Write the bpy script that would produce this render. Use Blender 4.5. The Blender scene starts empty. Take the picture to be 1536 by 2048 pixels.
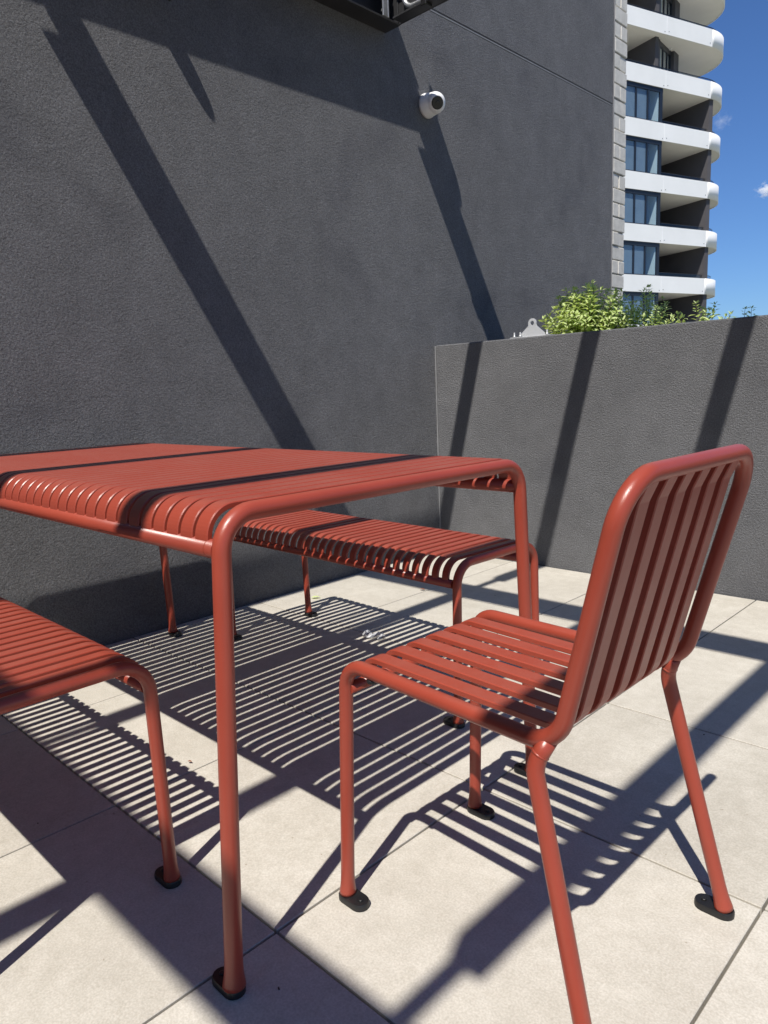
import bpy, math, random
import numpy as np
from mathutils import Vector, Matrix
random.seed(7); rng = np.random.default_rng(7)
S = bpy.context.scene
COL = S.collection

# ------------------------------------------------------------------ camera
def cam_axes(p, r, y):
    fw = Vector((-math.sin(y)*math.cos(p), math.cos(y)*math.cos(p), -math.sin(p)))
    rt = Vector((math.cos(y), math.sin(y), 0.0))
    up = rt.cross(fw)
    c, s = math.cos(r), math.sin(r)
    return c*rt + s*up, -s*rt + c*up, fw
CAM_F, CAM_P, CAM_R, CAM_Y, CAM_H = 1452.7, 0.1658, -0.0399, 0.7755, 0.9178
rt, up, fw = cam_axes(CAM_P, CAM_R, CAM_Y)
cd = bpy.data.cameras.new('camera')
cd.sensor_fit = 'VERTICAL'; cd.sensor_height = 24.0; cd.lens = 24.0*CAM_F/2048
cd.clip_start = 0.05; cd.clip_end = 5000
cam = bpy.data.objects.new('camera', cd); COL.objects.link(cam)
cam.matrix_world = Matrix(((rt.x, up.x, -fw.x, 0), (rt.y, up.y, -fw.y, 0), (rt.z, up.z, -fw.z, CAM_H), (0, 0, 0, 1)))
S.camera = cam

# ------------------------------------------------------------------ light
SUN = Vector((0.25, -0.605, 1.0)).normalized()
elev = math.asin(SUN.z); azim = math.atan2(SUN.x, SUN.y)
w = bpy.data.worlds.new('World'); S.world = w; w.use_nodes = True
nt = w.node_tree; nt.nodes.clear()
out = nt.nodes.new('ShaderNodeOutputWorld'); bg = nt.nodes.new('ShaderNodeBackground')
sky = nt.nodes.new('ShaderNodeTexSky'); sky.sky_type = 'NISHITA'; sky.sun_disc = False
sky.sun_elevation = elev; sky.sun_rotation = azim
sky.air_density = 1.0; sky.dust_density = 0.3; sky.ozone_density = 3.0
bg.inputs['Strength'].default_value = 0.051
tint = nt.nodes.new('ShaderNodeMix'); tint.data_type = 'RGBA'; tint.blend_type = 'MULTIPLY'; tint.inputs[0].default_value = 1.0
tint.inputs[7].default_value = (0.84, 1.20, 1.76, 1)
nt.links.new(sky.outputs[0], tint.inputs[6]); nt.links.new(tint.outputs[2], bg.inputs['Color']); nt.links.new(bg.outputs[0], out.inputs[0])
ld = bpy.data.lights.new('sun', 'SUN'); ld.energy = 5.0; ld.angle = math.radians(0.53); ld.color = (1.0, 0.955, 0.88)
sun = bpy.data.objects.new('sun', ld); COL.objects.link(sun); sun.location = (3, -6, 12)
sun.rotation_euler = SUN.to_track_quat('Z', 'Y').to_euler()
S.cycles.volume_bounces = 6
S.view_settings.view_transform = 'Standard'; S.view_settings.look = 'None'
S.view_settings.exposure = 0.33; S.view_settings.gamma = 1.0; S.view_settings.use_curve_mapping = False

# ------------------------------------------------------------------ materials
def mat(name, col, rough=0.5, metal=0.0, spec=0.5):
    m = bpy.data.materials.new(name); m.use_nodes = True
    b = m.node_tree.nodes['Principled BSDF']
    b.inputs['Base Color'].default_value = (*col, 1); b.inputs['Roughness'].default_value = rough
    b.inputs['Metallic'].default_value = metal; b.inputs['Specular IOR Level'].default_value = spec
    return m, m.node_tree, b
def coords(t, kind='Object', scale=(1, 1, 1)):
    tc = t.nodes.new('ShaderNodeTexCoord'); mp = t.nodes.new('ShaderNodeMapping'); mp.inputs['Scale'].default_value = scale
    t.links.new(tc.outputs[kind], mp.inputs['Vector']); return mp.outputs[0]
def world_coords(t):
    g = t.nodes.new('ShaderNodeNewGeometry'); return g.outputs['Position']
def noise(t, vec, scale, detail=2, rough=0.5):
    n = t.nodes.new('ShaderNodeTexNoise'); n.inputs['Scale'].default_value = scale
    n.inputs['Detail'].default_value = detail; n.inputs['Roughness'].default_value = rough
    t.links.new(vec, n.inputs['Vector']); return n.outputs['Fac']
def ramp(t, fac, stops):
    r = t.nodes.new('ShaderNodeValToRGB'); e = r.color_ramp.elements
    while len(e) < len(stops): e.new(0.5)
    for i, (p, c) in enumerate(stops): e[i].position = p; e[i].color = (*c, 1)
    t.links.new(fac, r.inputs[0]); return r.outputs[0]
def mixc(t, a, b, fac, mode='MULTIPLY'):
    m = t.nodes.new('ShaderNodeMix'); m.data_type = 'RGBA'; m.blend_type = mode
    if isinstance(fac, float): m.inputs[0].default_value = fac
    else: t.links.new(fac, m.inputs[0])
    for s, i in ((a, 6), (b, 7)):
        if isinstance(s, tuple): m.inputs[i].default_value = (*s, 1)
        else: t.links.new(s, m.inputs[i])
    return m.outputs[2]
def bump(t, b, h, strength, dist, prev=None):
    n = t.nodes.new('ShaderNodeBump'); n.inputs['Strength'].default_value = strength; n.inputs['Distance'].default_value = dist
    t.links.new(h, n.inputs['Height'])
    if prev: t.links.new(prev, n.inputs['Normal'])
    t.links.new(n.outputs[0], b.inputs['Normal']); return n.outputs[0]

def m_render():
    m, t, b = mat('dark_textured_render', (0.04, 0.04, 0.045), 0.75, 0, 0.35)
    p = world_coords(t)
    big = noise(t, p, 1.3, 4, 0.6); mid = noise(t, p, 9, 3, 0.6); g = noise(t, p, 210, 2, 0.6)
    c = ramp(t, big, [(0.3, (0.160, 0.161, 0.170)), (0.7, (0.190, 0.191, 0.199))])
    c = mixc(t, c, ramp(t, mid, [(0.3, (0.9, 0.9, 0.9)), (0.7, (1.06, 1.06, 1.06))]), 1.0)
    c = mixc(t, c, ramp(t, g, [(0.32, (0.66, 0.66, 0.66)), (0.68, (1.3, 1.3, 1.3))]), 1.0)
    mp = t.nodes.new('ShaderNodeMapping'); mp.inputs['Scale'].default_value = (6, 6, 0.7); t.links.new(p, mp.inputs['Vector'])
    c = mixc(t, c, ramp(t, noise(t, mp.outputs[0], 1.0, 5, 0.7), [(0.35, (0.93, 0.93, 0.93)), (0.62, (1, 1, 1)), (0.8, (1.09, 1.09, 1.08))]), 1.0)
    c = mixc(t, c, ramp(t, noise(t, p, 2.6, 2, 0.4), [(0.30, (0.86, 0.86, 0.88)), (0.42, (1, 1, 1))]), 1.0)
    t.links.new(c, b.inputs['Base Color']); b.inputs['Diffuse Roughness'].default_value = 0.0
    g2 = noise(t, p, 135, 4, 0.75)
    n1 = bump(t, b, g2, 1.0, 0.016)
    n2 = bump(t, b, noise(t, p, 14, 3), 0.4, 0.010, n1)
    bump(t, b, noise(t, p, 2.2, 3), 0.3, 0.04, n2)
    return m
def m_tile():
    m, t, b = mat('cream_porcelain_tile', (0.55, 0.5, 0.43), 0.62, 0, 0.3)
    p = world_coords(t)
    oi = t.nodes.new('ShaderNodeObjectInfo')
    off = t.nodes.new('ShaderNodeVectorMath'); off.operation = 'MULTIPLY_ADD'
    cmb = t.nodes.new('ShaderNodeCombineXYZ')
    for i in range(3): t.links.new(oi.outputs['Random'], cmb.inputs[i])
    off.inputs[1].default_value = (37, 37, 37); t.links.new(cmb.outputs[0], off.inputs[0]); t.links.new(p, off.inputs[2])
    v = off.outputs[0]
    a = noise(t, v, 3.2, 6, 0.65); c2 = noise(t, v, 26, 4, 0.7); f = noise(t, v, 260, 2, 0.6); d = noise(t, v, 9, 6, 0.75)
    c = ramp(t, a, [(0.30, (0.445, 0.418, 0.37)), (0.7, (0.535, 0.508, 0.455))])
    c = mixc(t, c, ramp(t, c2, [(0.33, (0.93, 0.925, 0.91)), (0.66, (1.05, 1.05, 1.05))]), 1.0)
    c = mixc(t, c, ramp(t, f, [(0.32, (0.86, 0.85, 0.83)), (0.68, (1.08, 1.08, 1.08))]), 1.0)
    c = mixc(t, c, ramp(t, d, [(0.60, (1, 1, 1)), (0.74, (1.09, 1.09, 1.10))]), 1.0)
    sp = noise(t, v, 95, 1, 0.3)
    c = mixc(t, c, ramp(t, sp, [(0.16, (0.70, 0.67, 0.62)), (0.22, (1, 1, 1))]), 1.0)
    tint = ramp(t, oi.outputs['Random'], [(0.0, (0.94, 0.938, 0.93)), (1.0, (1.03, 1.03, 1.03))])
    c = mixc(t, c, tint, 1.0)
    t.links.new(c, b.inputs['Base Color'])
    bump(t, b, noise(t, v, 130, 3), 0.25, 0.0012)
    return m
def m_paint():
    m, t, b = mat('iron_red_powder_coat', (0.28, 0.05, 0.03), 0.35, 0, 0.5)
    p = coords(t); w_ = world_coords(t)
    c = ramp(t, noise(t, p, 6, 3), [(0.3, (0.272, 0.045, 0.026)), (0.7, (0.305, 0.052, 0.030))])
    # faces that look up are patchily paler: sky sheen put into the colour
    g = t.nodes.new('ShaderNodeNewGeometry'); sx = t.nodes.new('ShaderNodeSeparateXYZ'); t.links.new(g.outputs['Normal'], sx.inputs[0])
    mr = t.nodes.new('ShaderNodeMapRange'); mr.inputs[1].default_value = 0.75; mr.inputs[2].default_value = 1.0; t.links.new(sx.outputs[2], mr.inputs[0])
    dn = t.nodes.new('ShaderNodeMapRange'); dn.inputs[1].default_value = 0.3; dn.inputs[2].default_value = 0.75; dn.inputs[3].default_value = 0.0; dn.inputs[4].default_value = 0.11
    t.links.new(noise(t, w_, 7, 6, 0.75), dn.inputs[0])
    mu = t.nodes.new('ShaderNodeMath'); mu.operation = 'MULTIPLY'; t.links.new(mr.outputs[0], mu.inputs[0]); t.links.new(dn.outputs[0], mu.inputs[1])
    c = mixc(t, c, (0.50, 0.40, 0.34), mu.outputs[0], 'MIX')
    t.links.new(c, b.inputs['Base Color'])
    r = t.nodes.new('ShaderNodeMapRange'); t.links.new(noise(t, p, 22, 4, 0.7), r.inputs[0])
    r.inputs[3].default_value = 0.26; r.inputs[4].default_value = 0.42; t.links.new(r.outputs[0], b.inputs['Roughness'])
    bump(t, b, noise(t, p, 700, 2), 0.22, 0.0006)
    return m
def m_simple(name, c1, c2, rough, scale=8, metal=0.0, bs=0.0, bd=0.002, bscale=60, spec=0.5):
    m, t, b = mat(name, c1, rough, metal, spec)
    p = world_coords(t)
    t.links.new(ramp(t, noise(t, p, scale, 4, 0.6), [(0.3, c1), (0.7, c2)]), b.inputs['Base Color'])
    if bs: bump(t, b, noise(t, p, bscale, 3), bs, bd)
    return m
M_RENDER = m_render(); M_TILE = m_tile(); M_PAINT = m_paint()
M_BLACK = m_simple('black_nylon', (0.008, 0.008, 0.009), (0.014, 0.014, 0.015), 0.42, 30)
M_STEEL = m_simple('black_painted_steel', (0.022, 0.022, 0.024), (0.03, 0.03, 0.032), 0.45, 5, 0, 0.15, 0.001, 200)
M_GALV = m_simple('galvanised_steel', (0.42, 0.43, 0.44), (0.6, 0.61, 0.62), 0.38, 25, 0.85)
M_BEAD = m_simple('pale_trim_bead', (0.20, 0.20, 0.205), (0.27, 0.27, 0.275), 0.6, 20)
M_GROOVE = m_simple('joint_sealant', (0.18, 0.18, 0.185), (0.24, 0.24, 0.245), 0.7, 20)
M_MORTAR = m_simple('mortar', (0.50, 0.48, 0.43), (0.58, 0.56, 0.51), 0.9, 30, 0, 0.5, 0.003, 120)
M_BLOCK = m_simple('grey_concrete_block', (0.56, 0.535, 0.48), (0.70, 0.67, 0.61), 0.9, 14, 0, 0.6, 0.004, 90, 0.2)
M_WHITE = m_simple('white_plastic', (0.78, 0.78, 0.78), (0.82, 0.82, 0.82), 0.3, 4)
M_LENS = m_simple('black_lens', (0.004, 0.004, 0.006), (0.006, 0.006, 0.008), 0.08, 4)
M_BASE = m_simple('screed_under_tiles', (0.03, 0.03, 0.032), (0.05, 0.05, 0.05), 0.9, 20)
M_SOIL = m_simple('dark_soil', (0.03, 0.022, 0.016), (0.06, 0.045, 0.03), 0.95, 30, 0, 0.8, 0.01, 50)
M_GROUND = m_simple('distant_ground', (0.16, 0.18, 0.12), (0.34, 0.32, 0.28), 0.9, 0.02)
M_PANEL = m_simple('white_cladding_panel', (0.74, 0.74, 0.72), (0.80, 0.80, 0.78), 0.45, 0.5)
M_SOFFIT = m_simple('pale_render_soffit', (0.72, 0.70, 0.65), (0.78, 0.76, 0.71), 0.8, 0.6)
M_DKWALL = m_simple('charcoal_building_render', (0.065, 0.062, 0.068), (0.08, 0.076, 0.082), 0.85, 0.8)
M_FRAME = m_simple('navy_black_window_frame', (0.012, 0.016, 0.024), (0.016, 0.02, 0.03), 0.35, 2)
M_SHEER = m_simple('grey_sheer_blind', (0.21, 0.245, 0.29), (0.27, 0.30, 0.34), 0.8, 1.5)
M_CURT = m_simple('white_roller_blind', (0.66, 0.70, 0.68), (0.72, 0.76, 0.74), 0.8, 1)
def m_glass(name, tint, mixf):
    m = bpy.data.materials.new(name); m.use_nodes = True; t = m.node_tree; t.nodes.clear()
    o = t.nodes.new('ShaderNodeOutputMaterial'); tr = t.nodes.new('ShaderNodeBsdfTransparent'); gl = t.nodes.new('ShaderNodeBsdfGlossy')
    tr.inputs[0].default_value = (*tint, 1); gl.inputs['Roughness'].default_value = 0.02; gl.inputs[0].default_value = (0.9, 0.95, 1, 1)
    mx = t.nodes.new('ShaderNodeMixShader'); fr = t.nodes.new('ShaderNodeFresnel'); fr.inputs[0].default_value = 1.5
    ma = t.nodes.new('ShaderNodeMath'); ma.operation = 'ADD'; ma.inputs[1].default_value = mixf
    # the sheet is thin: only its outer face reflects, light leaving through the inner face goes straight on
    ge = t.nodes.new('ShaderNodeNewGeometry'); inv = t.nodes.new('ShaderNodeMath'); inv.operation = 'SUBTRACT'; inv.inputs[0].default_value = 1.0
    t.links.new(ge.outputs['Backfacing'], inv.inputs[1]); mm = t.nodes.new('ShaderNodeMath'); mm.operation = 'MULTIPLY'
    t.links.new(fr.outputs[0], ma.inputs[0]); t.links.new(ma.outputs[0], mm.inputs[0]); t.links.new(inv.outputs[0], mm.inputs[1]); t.links.new(mm.outputs[0], mx.inputs[0])
    t.links.new(tr.outputs[0], mx.inputs[1]); t.links.new(gl.outputs[0], mx.inputs[2]); t.links.new(mx.outputs[0], o.inputs[0])
    return m
M_GLASS = m_glass('blue_window_glass', (0.86, 0.92, 0.95), 0.06)
M_RAILGL = m_glass('smoked_balustrade_glass', (0.72, 0.76, 0.80), 0.0)
def m_leaf(name, c1, c2):
    m, t, b = mat(name, c1, 0.55, 0, 0.35)
    p = world_coords(t)
    t.links.new(ramp(t, noise(t, p, 28, 3, 0.6), [(0.3, c1), (0.7, c2)]), b.inputs['Base Color'])
    tl = t.nodes.new('ShaderNodeBsdfTranslucent'); tl.inputs[0].default_value = (c2[0]*1.3, c2[1]*1.4, c2[2]*0.7, 1)
    mx = t.nodes.new('ShaderNodeMixShader'); mx.inputs[0].default_value = 0.3
    o = t.nodes['Material Output']
    t.links.new(b.outputs[0], mx.inputs[1]); t.links.new(tl.outputs[0], mx.inputs[2]); t.links.new(mx.outputs[0], o.inputs[0])
    return m
M_LEAF = m_leaf('lime_green_leaf', (0.30, 0.39, 0.14), (0.66, 0.73, 0.36))
M_LEAF2 = m_leaf('mid_green_leaf', (0.42, 0.50, 0.20), (0.66, 0.74, 0.40))
M_STEM = m_simple('green_brown_stem', (0.07, 0.07, 0.03), (0.13, 0.10, 0.05), 0.7, 20)
M_DRY = m_simple('dry_leaf', (0.16, 0.06, 0.03), (0.25, 0.10, 0.05), 0.7, 60)
M_SPECK = m_simple('dark_grit', (0.02, 0.02, 0.02), (0.04, 0.035, 0.03), 0.8, 60)
def m_cloud():
    m, t, b = mat('cloud_white', (0.9, 0.9, 0.92), 1.0, 0, 0)
    return m
def m_wrap():
    m = bpy.data.materials.new('clear_film'); m.use_nodes = True; t = m.node_tree; t.nodes.clear()
    o = t.nodes.new('ShaderNodeOutputMaterial'); tr = t.nodes.new('ShaderNodeBsdfTransparent'); b = t.nodes.new('ShaderNodeBsdfPrincipled')
    b.inputs['Base Color'].default_value = (0.6, 0.61, 0.64, 1); b.inputs['Roughness'].default_value = 0.25
    mx = t.nodes.new('ShaderNodeMixShader'); mx.inputs[0].default_value = 0.55
    t.links.new(tr.outputs[0], mx.inputs[1]); t.links.new(b.outputs[0], mx.inputs[2]); t.links.new(mx.outputs[0], o.inputs[0]); return m
M_WRAP = m_wrap()
def m_acrylic():
    m = m_wrap(); m.name = 'clear_acrylic'; m.node_tree.nodes['Mix Shader'].inputs[0].default_value = 0.34; m.node_tree.nodes['Principled BSDF'].inputs['Base Color'].default_value = (0.8, 0.81, 0.83, 1)
    return m
M_ACR = m_acrylic()

# ------------------------------------------------------------------ mesh helpers
class MB:
    def __init__(s): s.v = []; s.f = []; s.sm = []
    def add(s, vs, fs, smooth=False):
        o = len(s.v); s.v += [tuple(v) for v in vs]; s.f += [tuple(i+o for i in f) for f in fs]; s.sm += [smooth]*len(fs); return s
    def box(s, x0, y0, z0, x1, y1, z1, bev=0.0):
        if bev <= 0:
            vs = [(x, y, z) for z in (z0, z1) for y in (y0, y1) for x in (x0, x1)]
            return s.add(vs, [(0, 2, 3, 1), (4, 5, 7, 6), (0, 1, 5, 4), (2, 6, 7, 3), (0, 4, 6, 2), (1, 3, 7, 5)])
        b = bev; vs = []; idx = {}
        for ix, x in enumerate((x0, x1)):
            for iy, y in enumerate((y0, y1)):
                for iz, z in enumerate((z0, z1)):
                    sx = b if ix == 0 else -b; sy = b if iy == 0 else -b; sz = b if iz == 0 else -b
                    for a, q in enumerate(((x, y+sy, z+sz), (x+sx, y, z+sz), (x+sx, y+sy, z))):
                        idx[(ix, iy, iz, a)] = len(vs); vs.append(q)
        I = lambda *k: idx[k]; fs = []
        for ix in (0, 1): f = [I(ix, 0, 0, 0), I(ix, 1, 0, 0), I(ix, 1, 1, 0), I(ix, 0, 1, 0)]; fs.append(f if ix else f[::-1])
        for iy in (0, 1): f = [I(0, iy, 0, 1), I(1, iy, 0, 1), I(1, iy, 1, 1), I(0, iy, 1, 1)]; fs.append(f[::-1] if iy else f)
        for iz in (0, 1): f = [I(0, 0, iz, 2), I(1, 0, iz, 2), I(1, 1, iz, 2), I(0, 1, iz, 2)]; fs.append(f if iz else f[::-1])
        for iy in (0, 1):
            for iz in (0, 1): fs.append([I(0, iy, iz, 1), I(1, iy, iz, 1), I(1, iy, iz, 2), I(0, iy, iz, 2)])
        for ix in (0, 1):
            for iz in (0, 1): fs.append([I(ix, 0, iz, 0), I(ix, 1, iz, 0), I(ix, 1, iz, 2), I(ix, 0, iz, 2)])
        for ix in (0, 1):
            for iy in (0, 1): fs.append([I(ix, iy, 0, 0), I(ix, iy, 1, 0), I(ix, iy, 1, 1), I(ix, iy, 0, 1)])
        for ix in (0, 1):
            for iy in (0, 1):
                for iz in (0, 1): fs.append([I(ix, iy, iz, 0), I(ix, iy, iz, 1), I(ix, iy, iz, 2)])
        return s.add(vs, fs)
    def prism(s, pts, z0, z1, smooth=False):       # polygon in xy extruded in z
        n = len(pts); vs = [(x, y, z0) for x, y in pts] + [(x, y, z1) for x, y in pts]
        s.add(vs, [tuple(range(n))[::-1], tuple(range(n, 2*n))]); o = len(s.v)-2*n
        s.f += [(o+i, o+(i+1) % n, o+n+(i+1) % n, o+n+i) for i in range(n)]; s.sm += [smooth]*n; return s
    def sweep(s, path, prof, side=None, radii=None, caps=True, smooth=True):
        """profile (list of (a,b)) swept along path; a = along 'side', b = along normal"""
        P = [Vector(p) for p in path]; n = len(P); k = len(prof); vs = []
        T = []
        for i in range(n):
            d = (P[min(i+1, n-1)]-P[max(i-1, 0)]); T.append(d.normalized())
        if side is None:
            r = Vector((0, 0, 1)) if abs(T[0].z) < 0.9 else Vector((1, 0, 0))
            sd = T[0].cross(r).normalized()
        for i in range(n):
            if side is not None: sd = Vector(side); sd = (sd-T[i]*sd.dot(T[i])).normalized()
            else: sd = (sd-T[i]*sd.dot(T[i])).normalized()
            nm = sd.cross(T[i]).normalized(); q = 1.0 if radii is None else radii[i]
            for a, b in prof: vs.append(P[i]+sd*a*q+nm*b*q)
        fs = [(i*k+j, (i+1)*k+j, (i+1)*k+(j+1) % k, i*k+(j+1) % k) for i in range(n-1) for j in range(k)]
        s.add(vs, fs, smooth)
        if caps:
            o = len(s.v)-n*k; s.f += [tuple(o+j for j in range(k)), tuple(o+(n-1)*k+j for j in reversed(range(k)))]; s.sm += [False, False]
        return s
    def tube(s, path, r, seg=14, **kw): return s.sweep(path, [(r*math.cos(2*math.pi*j/seg), r*math.sin(2*math.pi*j/seg)) for j in range(seg)], **kw)
    def lathe(s, prof, origin, axis, seg=24):
        ax = Vector(axis).normalized(); r = Vector((0, 0, 1)) if abs(ax.z) < 0.9 else Vector((1, 0, 0))
        u = ax.cross(r).normalized(); v = ax.cross(u); o = Vector(origin); vs = []
        for (rad, h) in prof:
            for j in range(seg):
                a = 2*math.pi*j/seg; vs.append(o+ax*h+(u*math.cos(a)+v*math.sin(a))*rad)
        n = len(prof); fs = [(i*seg+j, (i+1)*seg+j, (i+1)*seg+(j+1) % seg, i*seg+(j+1) % seg) for i in range(n-1) for j in range(seg)]
        s.add(vs, fs, True); o2 = len(s.v)-n*seg
        s.f += [tuple(o2+j for j in range(seg)), tuple(o2+(n-1)*seg+j for j in reversed(range(seg)))]; s.sm += [False, False]
        return s
    def mesh(s, name, m):
        me = bpy.data.meshes.new(name); me.from_pydata(s.v, [], s.f); me.polygons.foreach_set('use_smooth', s.sm)
        me.materials.append(m); me.update()
        import bmesh
        bm = bmesh.new(); bm.from_mesh(me); bmesh.ops.recalc_face_normals(bm, faces=bm.faces); bm.to_mesh(me); bm.free()
        return me
    def build(s, name, m, parent=None, loc=None):
        return link(name, s.mesh(name, m), parent, loc)
def link(name, me, parent=None, loc=None):
    o = bpy.data.objects.new(name, me); COL.objects.link(o)
    if parent: o.parent = parent
    if loc: o.location = loc
    return o
def tag(o, label=None, cat=None, group=None, kind=None):
    if label: o['label'] = label
    if cat: o['category'] = cat
    if group: o['group'] = group
    if kind: o['kind'] = kind
    return o
def thing(name, label, cat, loc=(0, 0, 0), rz=0.0, group=None):
    o = bpy.data.objects.new(name, None); COL.objects.link(o); o.empty_display_size = 0.1
    o.location = loc; o.rotation_euler = (0, 0, rz); return tag(o, label, cat, group)
def fillet(pts, rad, seg=7):
    """polyline with rounded interior corners; rad = number or list per interior point"""
    P = [Vector(p) for p in pts]; outp = [P[0]]
    for i in range(1, len(P)-1):
        r = rad[i-1] if isinstance(rad, (list, tuple)) else rad
        a = (P[i-1]-P[i]).normalized(); b = (P[i+1]-P[i]).normalized()
        ang = a.angle(b)
        if r <= 0 or ang > math.pi-0.02: outp.append(P[i]); continue
        d = r/math.tan(ang/2); bis = (a+b).normalized(); c = P[i]+bis*(r/math.sin(ang/2))
        p0 = P[i]+a*d; p1 = P[i]+b*d; v0 = p0-c; v1 = p1-c; th = v0.angle(v1)
        for k in range(seg+1):
            u = k/seg; outp.append(c+(v0*math.sin((1-u)*th)+v1*math.sin(u*th))/math.sin(th))
    outp.append(P[-1]); return outp
def densify(path, step):
    o = [path[0]]
    for a, b in zip(path[:-1], path[1:]):
        n = max(1, int((b-a).length/step))
        for k in range(1, n+1): o.append(a+(b-a)*k/n)
    return o

# ------------------------------------------------------------------ measured layout (metres)
XW, YP = -2.641, 3.148          # face of the tall wall, face of the low wall
GX, GY, T = -2.1409, 0.6522, 0.6
GROUND = -12.0

# ------------------------------------------------------------------ setting
g = MB().box(-2500, -2500, GROUND-0.5, 2500, 2500, GROUND).build('ground', M_GROUND); tag(g, kind='structure')
pod = MB().box(-3.2, -4.2, GROUND, 4.2, 6.0, -0.06).build('podium', M_DKWALL); tag(pod, kind='structure')
fl = MB().box(XW, -3.9, -0.055, 3.9, YP, -0.024).build('terrace_floor', M_BASE); tag(fl, kind='structure')
# tiles: one object each, children of the floor
xs = [XW+0.004]+[GX+T*i for i in range(0, 11)]; ys = [GY+T*j for j in range(-7, 5)]+[YP-0.004]
tile_cache = {}
gap = 0.005
for i in range(len(xs)-1):
    for j in range(len(ys)-1):
        sx, sy = xs[i+1]-xs[i]-gap, ys[j+1]-ys[j]-gap
        key = (round(sx, 4), round(sy, 4))
        if key not in tile_cache: tile_cache[key] = MB().box(-sx/2, -sy/2, -0.02, sx/2, sy/2, 0, 0.0012).mesh('tile', M_TILE)
        o = link('tile', tile_cache[key], fl, ((xs[i]+xs[i+1])/2, (ys[j]+ys[j+1])/2, random.uniform(-0.0006, 0.0)))
        o.rotation_euler = (random.uniform(-1, 1)*0.0004, random.uniform(-1, 1)*0.0004, 0)

# tall rendered wall
tw = thing('rendered_wall', 'tall dark grey textured wall behind the table with a thin sloping joint line', 'wall', (XW, 1.0, 0))
def at(o, mb_): return mb_
L = Vector((XW, 1.0, 0))
def rel(mb, off): mb.v = [tuple(Vector(v)-off) for v in mb.v]; return mb
rel(MB().box(XW-0.2, -4.0, -0.05, XW, 5.18, 2.840, 0.004), L).build('lower_panel', M_RENDER, tw)
rel(MB().box(XW-0.2, -4.0, 2.853, XW, 5.18, 6.2, 0.004), L).build('upper_panel', M_RENDER, tw)
rel(MB().box(XW-0.19, -4.0, 2.841, XW-0.0005, 5.176, 2.8485), L).build('joint_strip', M_GROOVE, tw)
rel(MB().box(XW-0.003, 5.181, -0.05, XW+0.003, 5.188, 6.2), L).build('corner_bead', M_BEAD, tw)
# block wall end
bw = thing('block_wall', 'narrow strip of bare pale grey concrete blocks at the far end of the dark wall', 'wall', (XW, 5.28, 0))
L = Vector((XW, 5.28, 0))
rel(MB().box(XW-0.2, 5.19, -0.05, XW-0.012, 5.372, 6.2), L).build('mortar', M_MORTAR, bw)
bc = {}
for r in range(0, 62):
    z0 = r*0.1+0.004; off = random.uniform(-0.003, 0.003)
    cells = [(5.19, 5.376)] if r % 2 == 0 else [(5.19, 5.277), (5.283, 5.376)]
    for (a, b_) in cells:
        k = (round(b_-a, 3))
        if k not in bc: bc[k] = MB().box(-0.19, -(b_-a)/2, 0, 0, (b_-a)/2, 0.092, 0.004).mesh('block', M_BLOCK)
        link('block', bc[k], bw, (random.uniform(-0.003, 0.006), (a+b_)/2-5.28+off, z0))
# low wall
pw = MB().box(XW+0.002, YP, -0.05, 4.1, YP+0.2, 1.150, 0.006).build('parapet_wall', M_RENDER)
tag(pw, 'low dark grey textured wall crossed by slanting shadow bands, with plants behind it', 'wall')
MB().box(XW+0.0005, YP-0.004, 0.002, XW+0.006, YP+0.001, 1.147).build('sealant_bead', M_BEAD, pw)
# garden bed behind low wall
bed = MB().box(XW+0.002, YP+0.205, -0.05, 4.0, YP+1.9, 0.98).build('garden_bed', M_SOIL); tag(bed, kind='structure')

# added building, unseen behind the camera: blocks sky light to deepen the shadows
rb = thing('sky_blocker_building', 'added charcoal building with tall sliding doors, unseen behind the viewer, blocking sky light', 'building', (0, -4.1, 0))
MB().box(-3.2, -0.3, GROUND, 4.2, 0.0, 0.0).box(-3.2, -0.3, 2.4, 4.2, 0.0, 6.3).box(-3.2, -0.3, 0.0, -1.9, 0.0, 2.4).box(3.1, -0.3, 0.0, 4.2, 0.0, 2.4).build('wall', M_DKWALL, rb)
for k in range(4):
    x0 = -1.9+1.25*k; f_ = MB().box(x0, -0.2, 0, x0+0.06, -0.1, 2.4).box(x0+1.19, -0.2, 0, x0+1.25, -0.1, 2.4).box(x0+0.06, -0.2, 2.32, x0+1.19, -0.1, 2.4).box(x0+0.06, -0.2, 0.0, x0+1.19, -0.1, 0.08).build('door_frame', M_FRAME, rb)
    MB().box(x0+0.06, -0.155, 0.08, x0+1.19, -0.145, 2.32).build('pane', M_GLASS, f_)
MB().box(-1.9, -2.6, 0.0, 3.1, -2.5, 2.4).build('room_wall', M_SOFFIT, rb)

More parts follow.
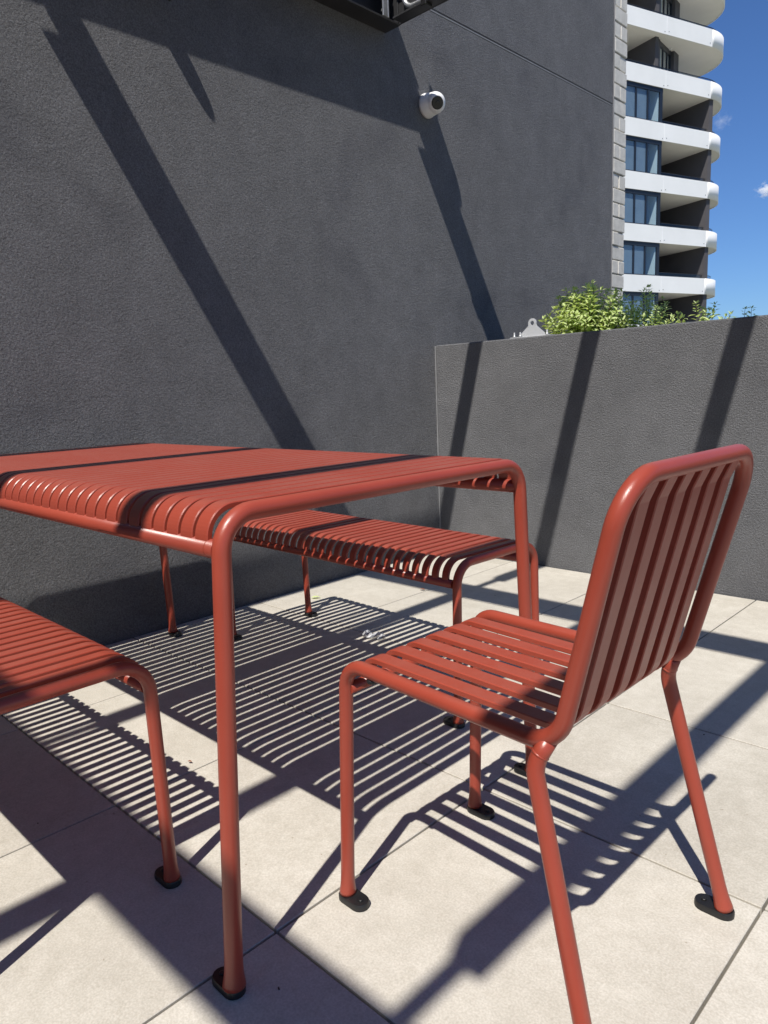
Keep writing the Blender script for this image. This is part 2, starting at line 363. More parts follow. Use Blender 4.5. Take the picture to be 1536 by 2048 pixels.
# ------------------------------------------------------------------ pergola
pg = thing('steel_pergola', 'black steel frame corner bolted to the dark wall at the top of the picture', 'pergola', (0, 0.9, 2.63))
PO = Vector((0, 0.9, 2.63)); HB, HT = 2.63, 2.83
def part(mb, name, m=M_STEEL, parent=None): return rel(mb, PO).build(name, m, parent or pg)
WX = XW+0.001
def cbeam_y(y0, y1):     # channel along y, web on the wall, open toward +x
    m = MB(); m.box(WX, y0, HB, WX+0.008, y1, HT+0.02, 0.001); m.box(WX+0.008, y0, HB, WX+0.1, y1, HB+0.009, 0.0015); m.box(WX+0.008, y0, HT+0.011, WX+0.1, y1, HT+0.02, 0.0015); return m
wbeam = part(cbeam_y(-3.9, 2.835), 'wall_beam')
for yo in (2.83, 0.93, -1.045, -3.0):
    m = MB(); x0 = WX+0.102; m.box(WX+0.0085, yo-0.012, HB+0.0095, x0-0.0003, yo-0.004, HT, 0.001); m.box(x0, yo-0.008, HB, 3.6, yo, HT, 0.001)
    m.box(x0+0.017, yo-0.07, HB, 3.6, yo-0.008, HB+0.009, 0.0015); m.box(x0+0.017, yo-0.07, HT-0.009, 3.6, yo-0.008, HT, 0.0015)
    part(m, 'cross_beam')
for xc in (-1.963, -1.299, -0.634, 0.03, 0.694, 1.358, 2.02, 2.69):
    for (ya, yb) in ((1.135, 2.758), (-0.84, 0.858), (-2.8, -1.12)):
        part(MB().box(xc-0.035, ya, 2.70, xc+0.035, yb, 2.80, 0.004), 'rafter')
        part(MB().box(xc-0.012, ya-0.204, 2.725, xc+0.012, ya, 2.795), 'cleat')
for px, py in ((3.5, 2.78), (3.5, -2.95)):
    part(MB().box(px, py, 0.0, px+0.1, py+0.1, HB, 0.004), 'post')
# cleat plate, bolts, conduit at the visible corner
part(MB().box(WX+0.07, 2.752, HB+0.012, WX+0.100, 2.760, HT-0.012, 0.001).box(WX+0.092, 2.72, HB+0.012, WX+0.099, 2.752, HT-0.012, 0.001), 'angle_cleat', M_GALV)
for zz in (HB+0.045, HB+0.10, HB+0.155):
    part(MB().lathe([(0.016, 0), (0.016, 0.003), (0.011, 0.0032), (0.011, 0.011), (0.006, 0.0112), (0.006, 0.02)], (WX+0.080, 2.7515, zz), (0, -1, 0), 6), 'bolt', M_GALV)
for yy, zz in ((2.55, HB+0.10), (2.0, HB+0.10), (1.4, HB+0.1)):
    part(MB().lathe([(0.018, 0), (0.018, 0.003), (0.012, 0.0032), (0.012, 0.012)], (WX+0.008, yy, zz), (1, 0, 0), 6), 'bolt')
cp = fillet([(WX+0.16, 2.80, HT+0.25), (WX+0.16, 2.80, HB+0.035), (2.2, 2.80, HB+0.035)], 0.06, 8)
part(MB().tube(densify(cp, 0.3), 0.0125, 12), 'conduit', M_GALV)
part(MB().box(WX+0.30, 2.755, HB-0.012, WX+0.33, 2.80, HB-0.0005, 0.002).box(WX+0.30, 2.752, HB-0.012, WX+0.33, 2.7585, HB+0.03, 0.002), 'cable_clip', M_BLACK)
# spot light hanging from the wall beam (its shadow falls on the wall)
sp = thing('wall_spotlight', 'black cylindrical spotlight hanging under the steel beam, above the left of the wall', 'lamp', (XW+0.075, 1.415, 2.63))
MB().lathe([(0.030, 0), (0.034, -0.05), (0.032, -0.20), (0.027, -0.27), (0.012, -0.33), (0.004, -0.342)], (0, 0, 0.01), (0.0, -0.19, 0.284), 20).build('lamp_body', M_STEEL, sp)

# ------------------------------------------------------------------ furniture parts
def pad_mesh():
    pts = []; r, h = 0.0175, 0.016
    for k in range(9): a = math.pi/2+math.pi*k/8; pts.append((-h+r*math.cos(a), r*math.sin(a)))
    for k in range(9): a = -math.pi/2+math.pi*k/8; pts.append((h+r*math.cos(a), r*math.sin(a)))
    m = MB(); n = len(pts)
    rings = [(1.0, 0.0005), (1.0, 0.009), (0.93, 0.012)]
    vs = [(x*s_ if False else (math.copysign(abs(x)-(1-s_)*r, x) if abs(x) > (1-s_)*r else 0), y*s_, z) for s_, z in rings for x, y in pts]
    m.add(vs, [(i*n+j, i*n+(j+1) % n, (i+1)*n+(j+1) % n, (i+1)*n+j) for i in range(2) for j in range(n)], True)
    m.add(vs[2*n:], [tuple(range(n))]); m.add(vs[:n], [tuple(range(n))[::-1]])
    return m.mesh('foot_pad', M_BLACK)
def screw_mesh():
    return MB().lathe([(0.0048, 0.0), (0.0048, 0.0015), (0.003, 0.0022)], (0, 0, 0), (0, 0, 1), 10).mesh('screw', M_BLACK)
PAD = pad_mesh(); SCREW = screw_mesh()
def pad(parent, x, y, ang, big=1.0):
    o = link('foot_pad', PAD, parent, (x+math.cos(ang)*0.016*big, y+math.sin(ang)*0.016*big, 0)); o.rotation_euler = (0, 0, ang); o.scale = (big, big, 1)
    s = link('screw', SCREW, o, (0.018, 0, 0.0121)); return o
def flare(path, r, ends=(True, True)):
    """radii factors: tube widens in its last 35 mm"""
    P = densify(path, 0.08)
    def cut(P):
        d = (P[1]-P[0]); L_ = d.length; d.normalize(); return [P[0], P[0]+d*0.006, P[0]+d*0.014, P[0]+d*0.024, P[0]+d*0.040]+[p for p in P[1:] if (p-P[0]).length > 0.05]
    R = None
    f = [1.27, 1.22, 1.13, 1.05, 1.0]
    if ends[0]: P = cut(P)
    if ends[1]: P = cut(P[::-1])[::-1]
    R = [1.0]*len(P)
    if ends[0]: R[:5] = f
    if ends[1]: R[-5:] = f[::-1]
    return P, R
SL_T = 0.009
def slat_prof(wd, th=SL_T):
    a, b, c = wd/2, th/2, 0.0016
    return [(-a+c, -b), (a-c, -b), (a, -b+c), (a, b-c), (a-c, b), (-a+c, b), (-a, b-c), (-a, -b+c)]

def make_table():
    t = thing('dining_table', 'iron red slatted metal table with rounded edges, its long side running toward the dark wall', 'table', (-1.695, 0.9515, 0))
    hx, hy = 0.805, 0.380
    r = 0.0145; zt = 0.7640-r
    for sx in (-1, 1):
        foot = 0.808 if sx > 0 else -0.8455; top = 0.805*sx
        pts = [(foot, -0.4225, 0.012), (top, -hy, zt), (top, hy, zt), (foot, 0.4225, 0.012)]
        P, R = flare(fillet(pts, 0.058, 9), r)
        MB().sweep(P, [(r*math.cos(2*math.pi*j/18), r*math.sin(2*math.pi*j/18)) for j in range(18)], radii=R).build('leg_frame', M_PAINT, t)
        for sy in (-1, 1): pad(t, foot, 0.4225*sy, 0 if sx < 0 else math.pi, 1.0)
    for sy in (-1, 1):
        y = 0.3835*sy; zc = 0.699
        e = 0.805-0.004
        MB().tube([(-e, y, zc), (e, y, zc)], 0.0147, 18).build('side_rail', M_PAINT, t)
        for sx in (-1, 1): MB().tube([(sx*(e-0.0185), y, zc), (sx*(e-0.0205), y, zc)], 0.0151, 18).build('rail_collar', M_PAINT, t)
    n = 38; TT = 0.010
    ztop = 0.7630-TT/2
    path = fillet([(0, -0.387, 0.704), (0, -0.385, ztop), (0, 0.385, ztop), (0, 0.387, 0.704)], 0.046, 13)
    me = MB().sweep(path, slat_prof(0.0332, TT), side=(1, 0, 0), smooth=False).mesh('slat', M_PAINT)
    for k in range(n): link('slat', me, t, (0.7664-0.0414*k, 0, 0))
    return t
make_table()

def make_bench():
    t = thing('bench', '', 'bench')
    hx, hy, r = 0.567, 0.177, 0.0125; zt = 0.465-r
    for sx in (-1, 1):
        pts = [(sx*hx, -hy-0.008, 0.012), (sx*hx, -hy, zt), (sx*hx, hy, zt), (sx*hx, hy+0.008, 0.012)]
        P, R = flare(fillet(pts, 0.060, 8), r)
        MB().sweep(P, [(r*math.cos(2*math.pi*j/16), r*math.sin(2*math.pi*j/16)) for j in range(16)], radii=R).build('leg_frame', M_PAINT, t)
        for sy in (-1, 1): pad(t, sx*hx, sy*(hy+0.008), 0 if sx < 0 else math.pi, 1.0)
    for sy in (-1, 1):
        MB().tube([(-hx+0.012, sy*(hy+0.001), 0.398), (hx-0.012, sy*(hy+0.001), 0.398)], 0.0120, 14).build('side_rail', M_PAINT, t)
    n = 29; pitch = 2*hx/(n+1); ztop = 0.4635-SL_T/2
    path = fillet([(0, -hy-0.003, 0.402), (0, -hy-0.003, ztop), (0, hy+0.003, ztop), (0, hy+0.003, 0.402)], 0.050, 9)
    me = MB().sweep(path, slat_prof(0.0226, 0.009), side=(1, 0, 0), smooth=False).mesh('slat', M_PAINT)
    for k in range(n): link('slat', me, t, (-hx+pitch*(k+1), 0, 0))
    return t
def copy_tree(o, parent=None):
    c = o.copy(); COL.objects.link(c); c.parent = parent
    for ch in list(o.children): copy_tree(ch, c)
    return c
b1 = make_bench(); b1.location = (-1.741, 1.667, 0); b1.rotation_euler = (0, 0, math.radians(-1.9))
tag(b1, 'iron red slatted metal bench between the table and the dark wall', 'bench', 'benches along the table')
b2 = copy_tree(b1); b2.location = (-1.761, 0.412, 0); b2.rotation_euler = (0, 0, 0)
tag(b2, 'iron red slatted metal bench in the left foreground, on the near side of the table', 'bench', 'benches along the table')

def make_chair():
    t = thing('dining_chair', 'iron red slatted metal chair standing at the end of the table, seen from behind', 'chair', (-0.9057, 0.9809, 0), -0.0174)
    r = 0.0124
    half = [(0.0, 0.188, 0.012), (0.0195, 0.182, 0.4585), (0.443, 0.1905, 0.4475), (0.537, 0.2005, 0.809)]
    pts = [(a, -w_, z) for a, w_, z in half]+[(a, w_, z) for a, w_, z in reversed(half)]
    path = fillet(pts, [0.045, 0.060, 0.062, 0.062, 0.060, 0.045], 9)
    P, R = flare(path, r)
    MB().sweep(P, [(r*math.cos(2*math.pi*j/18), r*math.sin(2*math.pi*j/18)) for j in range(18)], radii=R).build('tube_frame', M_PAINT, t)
    for s_ in (-1, 1):
        pth = fillet([(0.431, s_*0.1895, 0.458), (0.414, s_*0.203, 0.418), (0.516, s_*0.222, 0.012)], 0.05, 7)
        P, R = flare(pth, r, (False, True))
        MB().sweep(P, [(r*math.cos(2*math.pi*j/18), r*math.sin(2*math.pi*j/18)) for j in range(18)], radii=R).build('rear_leg', M_PAINT, t)
        MB().lathe([(r*1.0, -0.002), (r*1.1, 0.0), (r*1.0, 0.002)], (0.4205, s_*0.1975, 0.4345), (-0.40, s_*0.32, -0.86), 16).build('weld_bead', M_PAINT, t)
        pad(t, 0.0, s_*0.188, 0.0); pad(t, 0.516, s_*0.222, math.pi)
        MB().lathe([(0.008, 0.0), (0.010, -0.004), (0.009, -0.008)], (0.085, s_*0.183, 0.4575-r+0.002), (0, 0, 1), 12).build('bumper', M_BLACK, t)
    MB().tube([(0.024, -0.182, 0.412), (0.024, 0.182, 0.412)], 0.0105, 12).build('front_rail', M_PAINT, t)
    # seat/back slats are continuous: front curl, seat, bend, back, small kink to the top tube
    bd = Vector((0.537-0.443, 0, 0.809-0.4475)).normalized()
    top = Vector((0.443, 0, 0.4475))+bd*0.368
    kink = Vector((0.443, 0, 0.4475))+bd*0.335+Vector((-0.006, 0, 0.0015))
    fo = Vector((-0.012, 0, 0.003))
    pth = fillet([(0.0215, 0, 0.413), (0.0215, 0, 0.4585), (0.437, 0, 0.4465), kink+Vector((0, 0, 0)), top], [0.034, 0.055, 0.02], 7)
    pitch = 0.368/7
    me = MB().sweep(pth, slat_prof(0.0300, 0.0108), side=(0, 1, 0), smooth=False).mesh('slat', M_PAINT)
    for k in range(6): link('slat', me, t, (0, -0.184+pitch*(k+1), 0))
    return t
make_chair()

# ------------------------------------------------------------------ security camera
cc = thing('security_camera', 'white dome security camera with a black lens fixed to the dark wall', 'camera', (XW, 3.128, 2.368))
MB().lathe([(0.060, 0.001), (0.060, 0.012), (0.057, 0.020), (0.053, 0.050), (0.046, 0.060)], (0, 0, 0), (1, 0, 0), 32).build('base_ring', M_WHITE, cc)
d = (Vector((0.75, -0.52, -0.32))).normalized()
ctr = Vector((0.062, 0, 0))
prof = [(0.052*math.sin(a), -0.052*math.cos(a)) for a in [math.radians(x) for x in range(20, 148, 8)]]
MB().lathe(prof, ctr, d, 32).build('eyeball', M_WHITE, cc)
face = MB().lathe([(0.0305, 0.036), (0.0305, 0.0448), (0.028, 0.0462)], ctr, d, 32).build('lens_face', M_LENS, cc)
MB().lathe([(0.011, 0.0462), (0.011, 0.0475), (0.008, 0.0476)], ctr, d, 20).build('lens', M_LENS, face)
# ------------------------------------------------------------------ anchor bracket on the low wall
br = thing('anchor_bracket', 'small pale triangular bracket with a round eye standing on top of the low wall', 'bracket', (-2.055, YP+0.06, 1.150))
bm_ = MB()
prof = []
BS = 0.82
outl = [(-0.095, 0.0), (0.095, 0.0), (0.09, 0.012), (0.030, 0.062)]
for k in range(9): a = math.radians(-20+220*k/8); outl.append((0.028*math.cos(a), 0.080+0.028*math.sin(a)))
outl += [(-0.030, 0.062), (-0.09, 0.012)]
hole = [(0.014*math.cos(2*math.pi*k/16), 0.080+0.014*math.sin(2*math.pi*k/16)) for k in range(16)]
import bmesh
from mathutils.geometry import tessellate_polygon
allp = outl+hole[::-1]
tri = tessellate_polygon([[Vector((x, z, 0)) for x, z in outl], [Vector((x, z, 0)) for x, z in hole[::-1]]])
vs = [(x, -0.004, z+0.006) for x, z in allp]+[(x, 0.004, z+0.006) for x, z in allp]; n_ = len(allp); no = len(outl); nh = len(hole)
fs = [tuple(f) for f in tri]+[tuple(i+n_ for i in f)[::-1] for f in tri]
fs += [(i, (i+1) % no, (i+1) % no+n_, i+n_) for i in range(no)]
fs += [(no+i, no+(i+1) % nh, no+(i+1) % nh+n_, no+i+n_) for i in range(nh)]
MB().add(vs, fs).build('eye_plate', M_ACR, br).scale = (0.82, 1, 0.82)
MB().box(-0.115, -0.03, 0.0, 0.115, 0.03, 0.006, 0.001).build('base_plate', M_ACR, br)
for x_ in (-0.095, -0.06, 0.095):
    MB().lathe([(0.009, 0.006), (0.009, 0.014), (0.005, 0.0142), (0.005, 0.030)], (x_, -0.018, 0), (0, 0, 1), 6).build('bolt', M_GALV, br)

# ------------------------------------------------------------------ plants
def leaf(mb, base, d, nrm, ln, wd):
    d = d.normalized(); sd = d.cross(nrm).normalized(); nn = sd.cross(d)
    p = lambda t, s_, h: base+d*ln*t+sd*wd*s_+nn*ln*h
    v = [p(0, 0, 0), p(.3, .42, .05), p(.3, 0, -.02), p(.3, -.42, .05), p(.62, .36, .02), p(.62, 0, -.05), p(.62, -.36, .02), p(1, 0, -.16)]
    mb.add(v, [(0, 2, 1), (0, 3, 2), (1, 2, 5, 4), (2, 3, 6, 5), (4, 5, 7), (5, 6, 7)], False)
def shrub(name, label, cx, cy, rx, ry, ztop, nst, lsz, m, seedv, spread=0.5, dens=1.0, bare=0.35):
    R_ = random.Random(seedv)
    o = thing(name, label, 'shrub', (cx, cy, 0.98), group='plants behind the low wall')
    st = MB(); lf = MB()
    for k in range(nst):
        a = R_.uniform(0, 2*math.pi); q = math.sqrt(R_.random())
        bx, by = 0.25*rx*q*math.cos(a), 0.25*ry*q*math.sin(a)
        tx, ty = rx*q*math.cos(a), ry*q*math.sin(a)
        h = (ztop-0.98)*(1-0.42*q*q)*R_.uniform(0.78, 1.0)
        pts = []
        for i in range(9):
            u = i/8
            pts.append(Vector((bx+(tx-bx)*u**1.3+R_.uniform(-1, 1)*0.006, by+(ty-by)*u**1.3+R_.uniform(-1, 1)*0.006, h*(u**0.85))))
        st.tube(pts, 0.0022, 5, radii=[1.3-0.9*i/8 for i in range(9)])
        # opposite leaves, whorl at the tip
        Lp = sum((pts[i+1]-pts[i]).length for i in range(8)); nn = max(5, int(Lp/0.020*dens)); tw_ = R_.uniform(0, 6)
        for i in range(nn):
            u = bare+(1-bare)*(i/(nn-1)); f_ = u*8; i0 = min(int(f_), 7); P = pts[i0].lerp(pts[i0+1], f_-i0); ax_ = (pts[i0+1]-pts[i0]).normalized()
            tw_ += 1.57+R_.uniform(-.3, .3)
            for sgn in (0, math.pi):
                aa = tw_+sgn; side = Vector((math.cos(aa), math.sin(aa), 0)); side = (side-ax_*side.dot(ax_)).normalized()
                dd = side*math.cos(0.55)+ax_*math.sin(0.55)+Vector((0, 0, R_.uniform(-.35, .15)))
                ln = lsz*R_.uniform(0.65, 1.15)*(1.0 if u < .9 else .75)
                pet = P+side*0.006
                leaf(lf, pet, dd, ax_+Vector((R_.uniform(-.3, .3), R_.uniform(-.3, .3), .6)), ln, ln*0.5)
        for q_ in range(3):
            aa = R_.uniform(0, 6.3); leaf(lf, pts[-1], Vector((math.cos(aa)*.6, math.sin(aa)*.6, .9)), Vector((math.cos(aa+2), math.sin(aa+2), .8)), lsz*.6, lsz*.26)
    s_ = st.build('stems', M_STEM, o); s_['kind'] = 'stuff'; l_ = lf.build('foliage', m, o); l_['kind'] = 'stuff'
    return o
shrub('leafy_shrub', 'dense lime green leafy shrub spilling over the low wall beside the dark wall', -1.97, 3.62, 0.27, 0.20, 1.465, 105, 0.044, M_LEAF, 11, dens=1.0, bare=0.2)
shrub('leafy_shrub', 'airy pale green shrub in front of the window at the foot of the white tower', -1.66, 3.66, 0.19, 0.15, 1.385, 26, 0.034, M_LEAF2, 12, dens=0.95, bare=0.3)
shrub('leafy_shrub', 'low sparse green sprays trailing along the wall top under the dark balcony', -1.38, 3.62, 0.20, 0.11, 1.30, 16, 0.034, M_LEAF, 13, dens=0.9, bare=0.4)
shrub('leafy_shrub', 'thin airy sprig against the blue sky, right of the tower', -1.20, 3.66, 0.13, 0.08, 1.285, 7, 0.028, M_LEAF2, 14, dens=0.8, bare=0.45)
shrub('leafy_shrub', 'small leafy sprig at the right edge of the picture above the low wall', -0.985, 3.62, 0.06, 0.05, 1.275, 5, 0.028, M_LEAF2, 15, dens=0.8, bare=0.45)

# ------------------------------------------------------------------ apartment tower
TH = math.radians(17.5); FD = Vector((math.sin(TH), math.cos(TH), 0)); ND = Vector((math.cos(TH), -math.sin(TH), 0))
KB = 1.095; P0 = Vector((-19.543*KB, 39.934*KB, 0))
def zb(z): return (z-CAM_H)*KB+CAM_H
tower = thing('apartment_tower', 'tall apartment tower with curved white balcony bands and charcoal walls against the sky', 'building', (P0.x, P0.y, GROUND))
tower.rotation_euler = (0, 0, math.atan2(FD.y, FD.x))    # local x along the front, local -y... 
# local frame: X = along facade (s), Y = outward? FD x Z = right hand normal -> use (s, t): y_local = left normal of FD = inward
def LB(s_, t_, z_): return (s_*KB, t_*KB, zb(z_)-GROUND)
def bbox(mb, s0, t0, z0, s1, t1, z1):
    a = LB(s0, t0, z0); b = LB(s1, t1, z1); return mb.box(a[0], a[1], a[2], b[0], b[1], b[2])
EA, EB = 2.9, 2.9; EC = (6.62, EB); SP = 2.738; SE = 6.62+EA; S0 = -9.0; DEPTH = 9.0
levels = [6.80+SP*k for k in range(-5, 8)]     # top of each white band
def outline(inset=0.0, s0=S0):
    pts = [(s0, inset)]
    for k in range(25):
        a = -math.pi/2+math.pi/2*k/24; pts.append((EC[0]+(EA-inset)*math.cos(a), EC[1]+(EB-inset)*math.sin(a)))
    pts.append((SE-inset, DEPTH)); pts.append((s0, DEPTH)); return pts
def prism_b(mb, pts, z0, z1, smooth=False): return mb.prism([(x*KB, y*KB) for x, y in pts], zb(z0)-GROUND, zb(z1)-GROUND, smooth)
for li_, zt_ in enumerate(levels):
    zbm = zt_-0.92
    prism_b(MB(), outline(0.06), zbm+0.03, zbm+0.25).build('floor_slab', M_SOFFIT, tower)
    # white panels: straight ones between joints, one curved end
    js = [-8.2, -4.5, -0.8, 2.92, 6.62]; js = [-9.0]+js
    for a, b in zip(js[:-1], js[1:]):
        bbox(MB(), a+0.012, 0.0, zbm, b-0.012, 0.055, zt_).build('band_panel', M_PANEL, tower)
    arc_o, arc_i = [], []
    a0 = math.asin(0.012/EA)
    for k in range(25):
        a = -math.pi/2+a0+(math.pi/2-a0)*k/24
        arc_o.append((EC[0]+EA*math.cos(a), EC[1]+EB*math.sin(a))); arc_i.append((EC[0]+(EA-0.055)*math.cos(a), EC[1]+(EB-0.055)*math.sin(a)))
    arc_o.append((SE, DEPTH)); arc_i.append((SE-0.055, DEPTH))
    prism_b(MB(), arc_o+arc_i[::-1], zbm, zt_, True).build('curved_band_panel', M_PANEL, tower)
    for s_ in (-4.5, -0.8, 2.92, 6.62): bbox(MB(), s_-0.012, -0.006, zbm+0.002, s_+0.012, 0.05, zt_-0.002).build('joint_strip', M_WHITE, tower)
    for s_ in (2.75, 3.07, 6.45):
        p_ = LB(s_, -0.002, zbm+0.12+(0.05 if s_ > 3 else 0)); MB().lathe([(0.025, 0), (0.025, 0.012)], p_, (0, -1, 0), 8).build('weep_hole', M_FRAME, tower)
    # glass balustrade with handrail above the band
    top_gl = zt_+0.24
    low = li_ <= 8 and (zt_ < 17.0)
    s_from = 2.9 if low else S0
    gl = MB(); o_ = outline(0.28, s_from); i_ = outline(0.30, s_from)
    prism_b(gl, o_[:-1]+i_[:-1][::-1], zt_-0.05, top_gl); rl_ = gl.build('balustrade', M_RAILGL, tower)
    hr = MB(); o_ = outline(0.27, s_from); i_ = outline(0.31, s_from); prism_b(hr, o_[:-1]+i_[:-1][::-1], top_gl, top_gl+0.02); hr.build('handrail', M_STEEL, rl_)
    # storey above this band
    z0, z1 = zbm+0.25, zbm+SP+0.03
    if low:
        # bay with windows, flush with the bands
        bbox(MB(), -8.9, 4.2, z0, 7.0, 4.5, z1).build('rear_wall', M_DKWALL, tower)
        bbox(MB(), 2.62, 0.165, z0, 2.78, 4.2, z1).build('bay_side_wall', M_FRAME, tower)
        fr = MB(); zt2, zt0 = z1, zt_-0.02
        zz1 = zt_+1.60
        bbox(fr, -3.6, 0.06, zz1, 2.78, 0.16, zt2); bbox(fr, -3.6, 0.062, zt0-0.1, 2.78, 0.16, zt0+0.08)
        for s_ in (2.55,): bbox(fr, s_, 0.063, zt0+0.08, 2.77, 0.158, zz1)
        for s_ in (1.60, 0.70, -0.25, -1.2, -2.15, -3.1): bbox(fr, s_, 0.07, zt0+0.08, s_+0.09, 0.15, zz1)
        f_ = fr.build('window_frame', M_FRAME, tower)
        edges = [2.55, 1.69, 1.60, 0.79, 0.70, -0.16, -0.25, -1.11, -1.2, -2.06, -2.15, -3.01]
        for q in range(0, 12, 2): bbox(MB(), edges[q+1], 0.10, zt0+0.08, edges[q], 0.112, zz1).build('pane', M_GLASS, f_)
        bbox(MB(), 2.50, 0.165, z0, 2.615, 4.0, z1).build('reveal_wall', M_CURT, tower)
        bbox(MB(), -3.5, 0.75, z0, 2.49, 0.79, z1).build('blind', M_SHEER, tower)
        bbox(MB(), -3.5, 0.17, z0, 1.64, 0.18, z1).build('sheer_blind', M_SHEER, tower)
        # end fin wall
        bbox(MB(), 6.72, 0.13, z0, 7.03, 4.6, z1).build('fin_wall', M_DKWALL, tower)
    else:
        bbox(MB(), -8.9, 3.4, z0, 2.55, 3.7, z1).build('rear_wall', M_FRAME, tower)
        bbox(MB(), 2.55, 0.45, z0, 2.80, 4.2, z1).build('fin_wall', M_DKWALL, tower)
        ca, sa = math.cos(math.radians(22)), math.sin(math.radians(22))
        def ang(l0, l1, d0, d1): return [(2.82+l*ca-d*sa, 0.52+l*sa+d*ca) for l, d in ((l0, d0), (l1, d0), (l1, d1), (l0, d1))]
        prism_b(MB(), ang(0.0, 0.35, 0, 0.2), z0, z1).build('angled_wall', M_DKWALL, tower)
        prism_b(MB(), ang(2.3, 3.1, -0.12, 0.2), z0, z1).build('angled_wall', M_DKWALL, tower)
        fr = MB(); prism_b(fr, ang(0.35, 2.3, 0.04, 0.14), z1-0.28, z1)
        for l_ in (0.35, 0.98, 1.62, 2.22): prism_b(fr, ang(l_, l_+0.08, 0.045, 0.135), z0, z1-0.28)
        f_ = fr.build('window_frame', M_FRAME, tower)
        for a, b in ((0.43, 0.98), (1.06, 1.62), (1.70, 2.22)): prism_b(MB(), ang(a, b, 0.08, 0.092), z0, z1-0.28).build('pane', M_GLASS, f_)
        prism_b(MB(), ang(0.4, 1.3, 0.3, 0.33), z0, z1).build('curtain', M_CURT, tower)
        p_ = LB(4.6, 1.2, z1-0.001); MB().lathe([(0.09, 0.0), (0.09, -0.05), (0.06, -0.06)], p_, (0, 0, 1), 12).build('ceiling_light', M_WHITE, tower)

# ------------------------------------------------------------------ clouds
def cloud(u, v_, dist, wd, hg, dens, seedv):
    d_ = (fw+rt*(u-768)/CAM_F-up*(v_-1024)/CAM_F).normalized(); c = Vector((0, 0, CAM_H))+d_*dist
    m = bpy.data.materials.new('cloud_vapour'); m.use_nodes = True; t = m.node_tree; t.nodes.clear()
    o_ = t.nodes.new('ShaderNodeOutputMaterial'); pv = t.nodes.new('ShaderNodeVolumePrincipled'); pv.inputs['Color'].default_value = (1, 1, 1, 1)
    pv.inputs['Anisotropy'].default_value = 0.0
    tc = t.nodes.new('ShaderNodeTexCoord'); ln = t.nodes.new('ShaderNodeVectorMath'); ln.operation = 'LENGTH'
    t.links.new(tc.outputs['Object'], ln.inputs[0])
    n = noise(t, tc.outputs['Object'], 2.2+seedv*.1, 5, 0.6)
    a = t.nodes.new('ShaderNodeMath'); a.operation = 'MULTIPLY_ADD'; a.inputs[1].default_value = 2.6; a.inputs[2].default_value = -0.75; t.links.new(n, a.inputs[0])
    b_ = t.nodes.new('ShaderNodeMath'); b_.operation = 'SUBTRACT'; t.links.new(a.outputs[0], b_.inputs[0]); t.links.new(ln.outputs['Value'], b_.inputs[1]); b_.use_clamp = True
    c_ = t.nodes.new('ShaderNodeMath'); c_.operation = 'MULTIPLY'; c_.inputs[1].default_value = dens; t.links.new(b_.outputs[0], c_.inputs[0])
    t.links.new(c_.outputs[0], pv.inputs['Density']); t.links.new(pv.outputs[0], o_.inputs['Volume'])
    ob = MB().lathe([(math.sin(math.radians(a_)), -math.cos(math.radians(a_))) for a_ in range(4, 180, 15)], (0, 0, 0), (0, 0, 1), 20).build('cloud', m)
    ob.location = c; ob.scale = (wd, wd, hg); ob.rotation_euler = (0, 0, CAM_Y); tag(ob, kind='stuff'); return ob
cloud(1536, 378, 1800, 34, 20, 0.16, 3)
cloud(1443, 243, 1800, 30, 24, 0.02, 8)

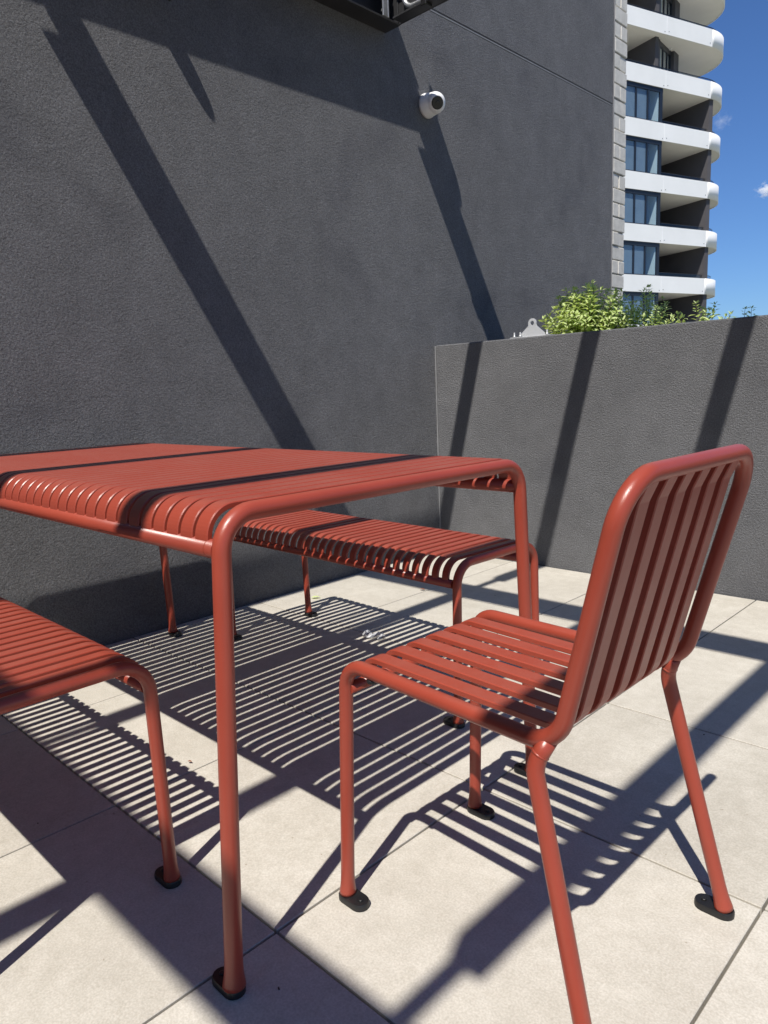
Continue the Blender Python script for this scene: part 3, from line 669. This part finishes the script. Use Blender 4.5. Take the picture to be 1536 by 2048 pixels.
# ------------------------------------------------------------------ small litter on the floor
wr = thing('plastic_wrapper', 'small crumpled clear plastic wrapper lying on the tiles under the table edge', 'wrapper', (-1.56, 1.63, 0))
R_ = random.Random(5); mbw = MB(); N1, N2 = 16, 9; vs = []
for i in range(N1):
    for j in range(N2):
        u, v_ = i/(N1-1)-.5, j/(N2-1)-.5
        vs.append((u*0.10+R_.uniform(-.003, .003), v_*0.045+0.012*math.sin(u*9)+R_.uniform(-.003, .003), 0.004+0.016*abs(math.sin(u*14+v_*5))*(1-abs(2*v_))**.5+R_.uniform(0, .007)))
mbw.add(vs, [(i*N2+j, (i+1)*N2+j, (i+1)*N2+j+1, i*N2+j+1) for i in range(N1-1) for j in range(N2-1)], False)
fm = mbw.build('film', M_WRAP, wr)
def floor_pt(u, v_):
    d_ = fw+rt*(u-768)/CAM_F-up*(v_-1024)/CAM_F; k = -CAM_H/d_.z; return d_.x*k, d_.y*k
wr.location = (*floor_pt(748, 1276), 0.002); wr.rotation_euler = (0, 0, 0.1)
def flat_leaf(u, v_, ln, m, label, rz):
    x, y = floor_pt(u, v_); mb = MB(); leaf(mb, Vector((-ln/2, 0, 0.006)), Vector((1, 0, 0.12)), Vector((0, 0, 1)), ln, ln*0.6)
    o = mb.build('fallen_leaf', m); o.location = (x, y, 0); o.rotation_euler = (0, 0, rz); tag(o, label, 'leaf', 'fallen leaves on the tiles')
flat_leaf(380, 1527, 0.014, M_DRY, 'tiny reddish brown leaf on sunlit tile beside the left bench leg', 0.4)
flat_leaf(632, 1197, 0.045, M_LEAF2, 'green fallen leaf beside the far foot of the rear bench', 0.9)
flat_leaf(845, 1181, 0.03, M_DRY, 'dry brown leaf on the tiles in front of the low wall', 0.2)
specks = [(76, 1647, 'in the shaded band left of the near bench leg'), (558, 1978, 'on shaded tile to the right of the near table foot'), (1408, 1470, 'in the shadow band beside the right rear chair leg'),
          (990, 1191, 'in the far shadow band near the low wall')]
for (u, v_, where) in specks:
    x, y = floor_pt(u, v_); mb = MB(); rr = random.uniform(0.0009, 0.0014)
    mb.tube([(-rr*1.8, 0, rr*0.8), (0, rr*.4, rr), (rr*1.8, 0, rr*0.8)], rr, 6)
    o = mb.build('grit', M_SPECK); o.location = (x, y, 0); o.rotation_euler = (0, 0, random.uniform(0, 3)); tag(o, 'tiny dark speck of debris '+where, 'debris', 'specks of debris on the tiles')
